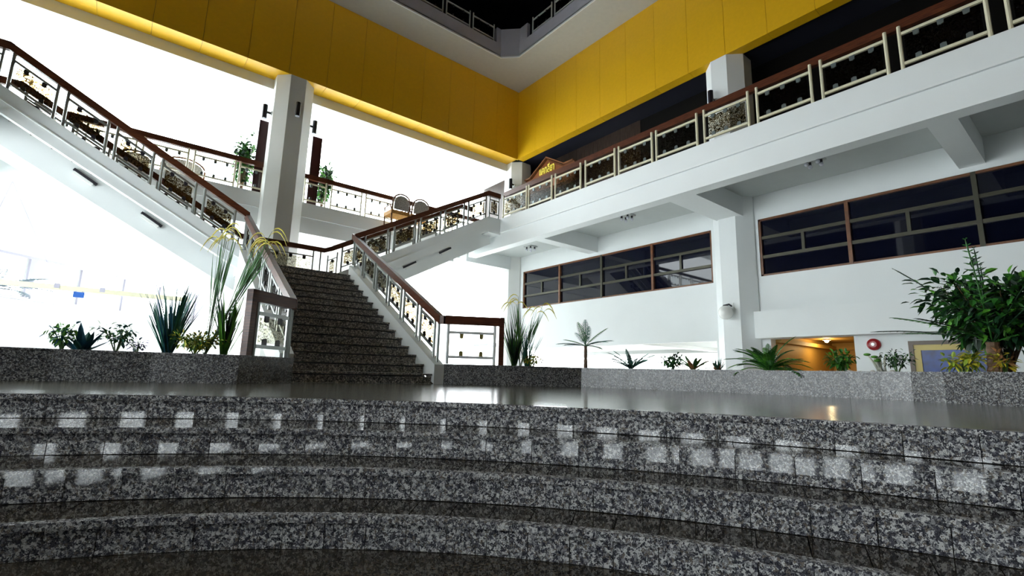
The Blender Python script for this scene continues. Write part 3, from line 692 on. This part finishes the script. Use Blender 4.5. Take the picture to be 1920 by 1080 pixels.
# lobby lamp and hall downlights
p = atZ(1550, 638, 1.02)
t = thing('downlight', 'glowing warm downlight in the gold lobby ceiling', 'lamp')
MB().tube([p+Vector((0, 0, .03)), p], [.09, .09], 16).build('trim_ring', 'white_trim', t); MB().ball(p+Vector((0, 0, -.01)), .05, 12, 8).build('bulb', 'lamp_glow', t, True); rebase(t)
ld = bpy.data.lights.new('downlight_glow', 'POINT'); ld.energy = 13; ld.color = (1, .72, .35); ld.shadow_soft_size = .06
lo_ = bpy.data.objects.new('downlight_glow', ld); col.objects.link(lo_); lo_.location = p-Vector((0, 0, .12))
for x, y in ((19.0, 9.9), (20.5, 8.4), (22.0, 11.6), (23.5, 12.8), (25.0, 10.6)):
    p = Vector((x, y, 1.1))
    t = thing('downlight', 'small recessed downlight in the pale hall ceiling behind the planter', 'lamp', 'downlights in the hall ceiling')
    MB().tube([p+Vector((0, 0, .02)), p-Vector((0, 0, .01))], .08, 14).build('trim_ring', 'white_trim', t); MB().tube([p-Vector((0, 0, .01)), p-Vector((0, 0, .025))], .055, 12).build('bulb', 'cool_glow', t); rebase(t)
# pendant tube light with blue sign
t = thing('pendant_tube_light', 'long cream tube light hung on wires in front of the window strip', 'lamp')
yf = 15.4; a = atY(0, 528, yf); b = atY(355, 563, yf); zl = (a.z+b.z)/2
MB().bar((a.x-2.5, yf, zl), (b.x, yf, zl), .12, .11).build('tube_housing', 'cream_metal', t)
for cx, cl, cr in ((atY(21, 353, yf).x, atY(-66, 520, yf).x, atY(107, 537, yf).x), (1.0, atY(192, 545, yf).x, b.x-.1)):
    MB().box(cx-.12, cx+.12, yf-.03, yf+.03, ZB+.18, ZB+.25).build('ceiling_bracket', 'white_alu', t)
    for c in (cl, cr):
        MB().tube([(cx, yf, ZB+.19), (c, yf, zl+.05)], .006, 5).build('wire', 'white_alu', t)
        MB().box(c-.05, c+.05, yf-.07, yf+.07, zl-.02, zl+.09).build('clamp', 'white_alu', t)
rebase(t)
a = atY(138, 547, yf-.05); b = atY(158, 556, yf-.05)
t = thing('hanging_sign', 'small blue sign hung under the tube light', 'sign')
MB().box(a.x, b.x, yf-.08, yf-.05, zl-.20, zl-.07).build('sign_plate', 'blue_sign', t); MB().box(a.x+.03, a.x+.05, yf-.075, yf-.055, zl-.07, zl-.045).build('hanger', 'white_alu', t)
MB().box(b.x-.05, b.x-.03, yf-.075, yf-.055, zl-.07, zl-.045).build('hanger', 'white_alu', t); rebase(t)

# gallery furniture
def armchair(c, rz, label, m1, m2, wdt=.62):
    t = thing('armchair', label, 'chair'); M_ = Matrix.Translation(c) @ Matrix.Rotation(rz, 4, 'Z')
    def put(mb, nm, mt_, sm=False):
        mb.v = [tuple(M_ @ Vector(v)) for v in mb.v]; return mb.build(nm, mt_, t, sm)
    h = wdt/2
    put(MB().box(-h, h, -.28, .28, .34, .46), 'seat', m2)
    for sx in (-h+.03, h-.03):
        for sy in (-.25, .25): put(MB().tube([(sx, sy, 0), (sx, sy, .36)], [.02, .026], 8), 'leg', m1)
        put(MB().tube([(sx, .27, .4), (sx, .1, .66), (sx, -.28, .64), (sx, -.27, .4)], .022, 8), 'armrest', m1)
    n = 12; pts = [(-h+.02, .27, .46)]+[((h-.02)*math.cos(math.pi-math.pi*i/n), .3+.05*math.sin(math.pi*i/n), .72+.25*math.sin(math.pi*i/n)) for i in range(n+1)]+[(h-.02, .27, .46)]
    put(MB().tube(pts, .024, 8), 'back_frame', m1)
    put(MB().slab([(-h+.07, .28, .48), (h-.07, .28, .48)]+[((h-.07)*math.cos(math.pi*i/n), .3, .72+.2*math.sin(math.pi*i/n)) for i in range(n+1)], (0, .05, 0)), 'back_cushion', 'upholstery')
    rebase(t)
p = atZ(745, 382, 5.2); armchair(Vector((p.x, p.y, ZF2)), math.pi, 'rattan armchair with an orange seat, nearer the wooden board', 'frame_brown', 'orange_cushion')
p2 = atZ(771, 390, 5.2); armchair(Vector((p2.x+.15, p.y, ZF2)), math.pi, 'rattan armchair with an orange seat, nearer the side flight', 'frame_brown', 'orange_cushion')
p = atY(345, 300, 15.3); armchair(Vector((p.x, p.y, ZF2)), math.pi, 'carved wooden bench with a patterned arched back', 'frame_brown', 'orange_cushion', 1.0)
p = atY(300, 300, 15.6); armchair(Vector((p.x-.5, p.y, ZF2)), math.pi, 'patterned armchair beside the carved bench', 'board_wood', 'upholstery', .8)

# ================================================================== PLANTS
def blade(mb, base, az, tilt, L, w_, droop, seg=5):
    pts = []; ws = []; b = Vector(base); h = Vector((math.cos(az), math.sin(az), 0)); t_ = tilt; p_ = b.copy()
    for i in range(seg+1):
        f = i/seg; pts.append(p_.copy()); ws.append(max(.0006, w_*(math.sin(math.pi*min(1, .25+f*.75))**.6 if f < 1 else .02)))
        t_ += droop/seg; p_ = p_+(Vector((0, 0, 1))*math.cos(t_)+h*math.sin(t_))*L/seg
    mb.strip(pts, ws, Vector((-h.y, h.x, 0))); return pts[-1]
def spiky(name, base, H, n, w_, m_, label, spread=.5, droop=.35, lean=None, group=None, m2=None):
    t = thing(name, label, 'plant', group); base = Vector(base); base.z -= .02
    for k, mm in enumerate([m_] if not m2 else [m_, m2]):
        mb = MB()
        for i in range(n if not m2 else n//2):
            az = R.uniform(0, 2*math.pi); tl_ = R.uniform(.03, spread)
            blade(mb, base+Vector((R.uniform(-.03, .03), R.uniform(-.03, .03), 0)), az, tl_, H*R.uniform(.55, 1.0), w_*R.uniform(.7, 1.2), droop*R.uniform(.3, 1.2))
        mb.build('blades', mm, t)
    rebase(t); return t
def plume_grass(base, H, tips, label):
    """tall reeds in bundles, each bundle opening into drooping plumes"""
    t = thing('plume_grass', label, 'plant'); base = Vector(base)
    rb, lf, pl = MB(), MB(), MB()
    for (dx, dz, n) in tips:                                          # bundle leaning along the picture plane
        top = base+RT*dx+Vector((0, 0, dz))
        for i in range(n):
            e = top+RT*R.uniform(-.10, .10)+Vector((0, 0, R.uniform(-.18, .05)))+FW*R.uniform(-.08, .08)
            mid = base.lerp(e, .5)+RT*R.uniform(-.015, .015)
            rb.tube([base+RT*R.uniform(-.02, .02), mid, e], [.004, .0035, .002], 5, False)
            for k in range(2):
                s = base.lerp(e, R.uniform(.25, .6)); e2 = base.lerp(e, R.uniform(.75, .98))+RT*R.uniform(-.07, .07)
                lf.strip([s, s.lerp(e2, .5), e2], [.003, .009, .001], RT.cross(e-base).cross(e-base).normalized() if k else RT)
            sd = R.choice((-1, 1)); q = [e]
            for j in range(1, 6): q.append(e+RT*sd*.045*j+Vector((0, 0, .055*j-.017*j*j)))
            pl.tube(q, [.002, .008, .010, .009, .006, .002], 5)
    rb.build('reeds', 'stem_green', t); lf.build('leaves', 'leaf_mid', t); pl.build('plumes', 'plume_yellow', t)
    rebase(t); return t
def frond(mb, base, az, tilt, L, droop, w_, n=16, lw=.012):
    p_ = Vector(base); h = Vector((math.cos(az), math.sin(az), 0)); sd = Vector((-h.y, h.x, 0)); t_ = tilt; pts = [p_.copy()]
    for i in range(n):
        t_ += droop/n; d = Vector((0, 0, 1))*math.cos(t_)+h*math.sin(t_); p_ = p_+d*L/n; pts.append(p_.copy())
        f = (i+1)/n; l_ = w_*math.sin(math.pi*(.12+.84*f))**.7
        if i > 1:
            for s in (-1, 1):
                tip = p_+sd*s*l_*.85+d*l_*.55-Vector((0, 0, .12*l_))
                mb.strip([p_, p_.lerp(tip, .5), tip], [lw*.5, lw, .001], d)
    mb.tube(pts[::3]+[pts[-1]], [.007]*len(pts[::3])+[.002], 5)
def fern(name, base, L, n, m_, label, w_=.07, tilt=(.3, 1.1), droop=1.0, group=None, m2=None, trunk=None, lw=.012, azs=None):
    t = thing(name, label, 'plant', group); base = Vector(base)
    if trunk:
        h, r = trunk; mb = MB(); k = 9
        mb.tube([base+Vector((0, 0, h*i/k)) for i in range(k+1)], [r*(1.0+.18*(i % 2))*(1-.25*i/k) for i in range(k+1)], 10); mb.build('trunk', 'bark', t); base = base+Vector((0, 0, h))
    for i in range(n):
        mb = MB(); az = (azs[i] if azs else 2*math.pi*i/n+R.uniform(-.25, .25))
        frond(mb, base, az, R.uniform(*tilt), L*R.uniform(.75, 1.05), droop*R.uniform(.7, 1.2), w_, lw=lw)
        mb.build('frond', m2 if m2 and i % 3 == 0 else m_, t)
    rebase(t); return t
def leafy(name, base, rx, H, n, ls, mats_, label, stems=7, group=None, z0=0.0, cat='plant', ry=None):
    """bush: stems carrying pointed two-plane leaves"""
    t = thing(name, label, cat, group); base = Vector(base); sb = MB(); mbs = [MB() for _ in mats_]
    tips = []
    for i in range(stems):
        a = R.uniform(0, 2*math.pi); r = rx*math.sqrt(R.random())*.8; e = base+Vector((math.cos(a)*r, math.sin(a)*r, z0+(H-z0)*R.uniform(.55, .95)))
        mid = base.lerp(e, .5)+Vector((0, 0, .08*H)); sb.tube([base-Vector((0, 0, .02)), mid, e], [.006+.008*H, .005+.005*H, .003], 5, False); tips += [mid, e, mid.lerp(e, .5)]
    for i in range(n):
        c = R.choice(tips); u = Vector((R.gauss(0, 1), R.gauss(0, 1), R.gauss(0, .8))).normalized()
        p_ = c+Vector((u.x*rx*.42, u.y*rx*.42, u.z*H*.2))*R.random()**.5
        if p_.z < base.z+.01: p_.z = base.z+.01+R.random()*.03
        d = (u+Vector((0, 0, R.uniform(-.5, .4)))).normalized(); L = ls*R.uniform(.6, 1.15)
        sd = d.cross(Vector((R.uniform(-.4, .4), R.uniform(-.4, .4), 1))).normalized()
        R.choice(mbs).strip([p_, p_+d*L*.35, p_+d*L*.7-Vector((0, 0, L*.05)), p_+d*L-Vector((0, 0, L*.14))], [.001, L*.24, L*.19, .0008], sd)
    sb.build('stems', 'bark' if H > .6 else 'stem_green', t)
    for mb, mm in zip(mbs, mats_):
        if mb.v: mb.build('leaves', mm, t)
    rebase(t); return t
def onL(px_, back=.3, z=.135):                                         # spot on the left planter soil behind the coping at picture column px_
    d = ray(px_, 660); best = None
    for a, b in zip(PLL[:-1], PLL[1:]):
        a, b = Vector(a), Vector(b); e = b-a; det = d.x*(-e.y)+d.y*e.x
        if abs(det) < 1e-9: continue
        t_ = (a.x*(-e.y)+a.y*e.x)/det; u = (d.x*a.y-d.y*a.x)/det*1.0
        if -.001 <= u <= 1.001 and t_ > 0: best = t_ if best is None else min(best, t_)
    h = Vector((d.x, d.y)); q = h*best+h.normalized()*back; return Vector((q.x, q.y, z))
def onR(px_, back=.3, z=.135):
    d = ray(px_, 690); best = None
    for a, b in zip(PLR[:-1], PLR[1:]):
        a, b = Vector(a), Vector(b); e = b-a; det = d.x*(-e.y)+d.y*e.x
        if abs(det) < 1e-9: continue
        t_ = (a.x*(-e.y)+a.y*e.x)/det; u = (d.x*a.y-d.y*a.x)/det
        if -.001 <= u <= 1.001 and t_ > 0: best = t_ if best is None else min(best, t_)
    h = Vector((d.x, d.y)); q = h*best+h.normalized()*back; return Vector((q.x, q.y, z))
# left planter
leafy('small_shrub', onL(115), .17, .32, 150, .075, ['leaf_bright', 'leaf_blue'], 'low bushy shrub with bright green and bluish leaves at the dim planter end')
spiky('agave', onL(155), .36, 20, .045, 'leaf_teal', 'small broad-leaved agave rosette with blue-green leaves', .9, .3, m2='leaf_blue')
leafy('small_shrub', onL(217), .19, .34, 170, .075, ['leaf_teal', 'leaf_mid'], 'low feathery shrub between the agave and grey ground cover')
leafy('ground_cover', onL(258, .2), .17, .17, 90, .05, ['leaf_grey', 'leaf_purple'], 'grey creeping ground cover on the left planter')
spiky('spiky_grass', onL(314, .25), .95, 64, .016, 'leaf_blue', 'upright spiky grass with blue and teal blades', .42, .25, m2='leaf_teal')
plume_grass(onL(384, .3), 1.5, [(.10, 1.62, 9), (.62, 1.55, 11)], 'tall reed grass with drooping yellow plumes beside the dark newel frame')
spiky('spiky_grass', onL(420, .3), .88, 60, .013, 'leaf_dark', 'upright spiky grass with dark green blades and lime base', .38, .2, m2='leaf_bright')
leafy('ground_cover', onL(365, .22), .36, .28, 700, .06, ['leaf_lime', 'leaf_mid', 'leaf_yellow'], 'yellow-green leafy ground cover around the tall plumed grass')
# right planter
spiky('spiky_grass', onR(964, .2), 1.0, 60, .014, 'leaf_dark', 'upright spiky grass with lime base beside the reddish newel frame', .35, .2, m2='leaf_bright')
plume_grass(onR(975, .35), 1.3, [(-.08, 1.28, 6), (.33, 1.15, 7)], 'thin reed grass with pale plumes beside the reddish newel frame')
spiky('spiky_grass', onR(988, .3), .72, 46, .010, 'leaf_teal', 'shorter teal spiky grass under the thin plumes', .5, .2)
leafy('ground_cover', onR(995, .2), .30, .24, 300, .055, ['leaf_lime', 'leaf_yellow', 'leaf_rust'], 'yellow and rust leafy ground cover beside the reddish newel frame')
fern('palm', onR(1098, .35), .58, 11, 'leaf_teal', 'small single-stemmed palm with a tuft of feathery fronds', .10, (.15, 1.45), .45, trunk=(.42, .035), m2='leaf_mid', lw=.010)
fern('fern', onR(1183, .3), .55, 18, 'leaf_teal', 'bluish arching fern beside the small palm', .06, (.35, 1.15), .6, lw=.015)
leafy('small_shrub', onR(1262, .25), .24, .27, 300, .07, ['leaf_dark', 'leaf_mid'], 'dark leafy low shrub beside the small rust-tinged fern')
fern('fern', onR(1300, .25), .34, 16, 'leaf_mid', 'small rust-tinged fern between the low shrub and the thin succulent', .05, (.4, 1.2), .6, m2='leaf_rust')
spiky('succulent', onR(1345, .25), .26, 44, .012, 'leaf_teal', 'thin upright succulent cluster in front of the octagonal column', .8, .2, m2='leaf_rust')
fern('fern', onR(1442, .3), .66, 36, 'leaf_mid', 'large bright green arching fern in front of the gold lobby', .075, (.2, 1.15), 1.1, m2='leaf_bright', lw=.017)
leafy('small_shrub', onR(1575, .25), .24, .28, 170, .09, ['leaf_bright', 'leaf_mid'], 'low shrub with rounded bright green leaves in front of the gold lobby')
for i in range(9):
    q = onR(1535+R.uniform(0, 150), .12); r = R.uniform(.02, .035)
    tag(MB().ball(q+Vector((0, 0, r*.5)), r, 8, 6, .7).build('pebble', 'pebble', None, True), 'pale rounded pebble among the succulents on the planter', 'pebble', 'pebbles on the planter')
t = thing('coral_succulent', 'pale coral-like succulent with thick white stems and round green leaves', 'plant'); q = onR(1652, .2)
mb = MB(); ml = MB()
for i in range(9):
    e = q+Vector((R.uniform(-.12, .12), R.uniform(-.12, .12), R.uniform(.12, .28))); mb.tube([q+Vector((R.uniform(-.04, .04), R.uniform(-.04, .04), -.02)), q.lerp(e, .6), e], [.014, .012, .009], 6)
    if i % 2: ml.ball(e, .04, 10, 6, .45)
mb.build('stems', 'coral_white', t, True); ml.build('leaves', 'leaf_bright', t, True); rebase(t)
leafy('small_shrub', onR(1682, .25), .17, .27, 220, .05, ['leaf_dark', 'leaf_mid'], 'small dense dark shrub beside the pale coral succulent')
# big palm and ficus at the right end
q = onR(1868, .35)
fern('palm', q, 1.2, 17, 'leaf_dark', 'stout cycad palm with stiff dark fronds and a ringed brown trunk', .10, (.25, 1.35), .35, trunk=(.34, .07), m2='leaf_mid', lw=.009)
fq = onR(1890, .75); leafy('ficus_shrub', fq, .74, 1.10, 2400, .14, ['leaf_dark', 'leaf_dark', 'leaf_dark', 'leaf_mid', 'leaf_mid', 'leaf_bright'], 'large leafy ficus shrub crowding over the stout palm', 26, None, .15)
leafy('croton', onR(1806, .25), .20, .24, 170, .09, ['leaf_yellow', 'leaf_lime'], 'low croton with yellow leaves in front of the blue painting')
leafy('croton', onR(1884, .15), .14, .22, 70, .08, ['leaf_yellow', 'leaf_rust'], 'low croton with yellow leaves at the foot of the stout palm')
# potted trees on the north gallery
for px_, py_, rx, lb in ((460, 287, .30, 'potted leafy tree behind the railing beside the carved bench board'), (608, 330, .26, 'potted leafy tree behind the railing beside the rattan armchairs')):
    p = atY(px_, py_, 15.0); t = leafy('potted_tree', (p.x, p.y, ZF2+.3), rx, p.z-ZF2-.3+.30, 620, .17, ['leaf_mid', 'leaf_bright', 'leaf_dark'], lb, 12, None, .45)
    MB().tube([(0, 0, -.28), (0, 0, .06)], [.13, .17], 16).build('pot', 'pot_white', t).location = (0, 0, 0)
# palm outside, at the left edge
fern('palm', WP(s0-1.55, -.75, 1.9), 1.5, 12, 'leaf_grey', 'grey-green indoor palm in front of the pale window strip', .22, (.5, 1.5), .6, trunk=(2.4, .09), lw=.03)
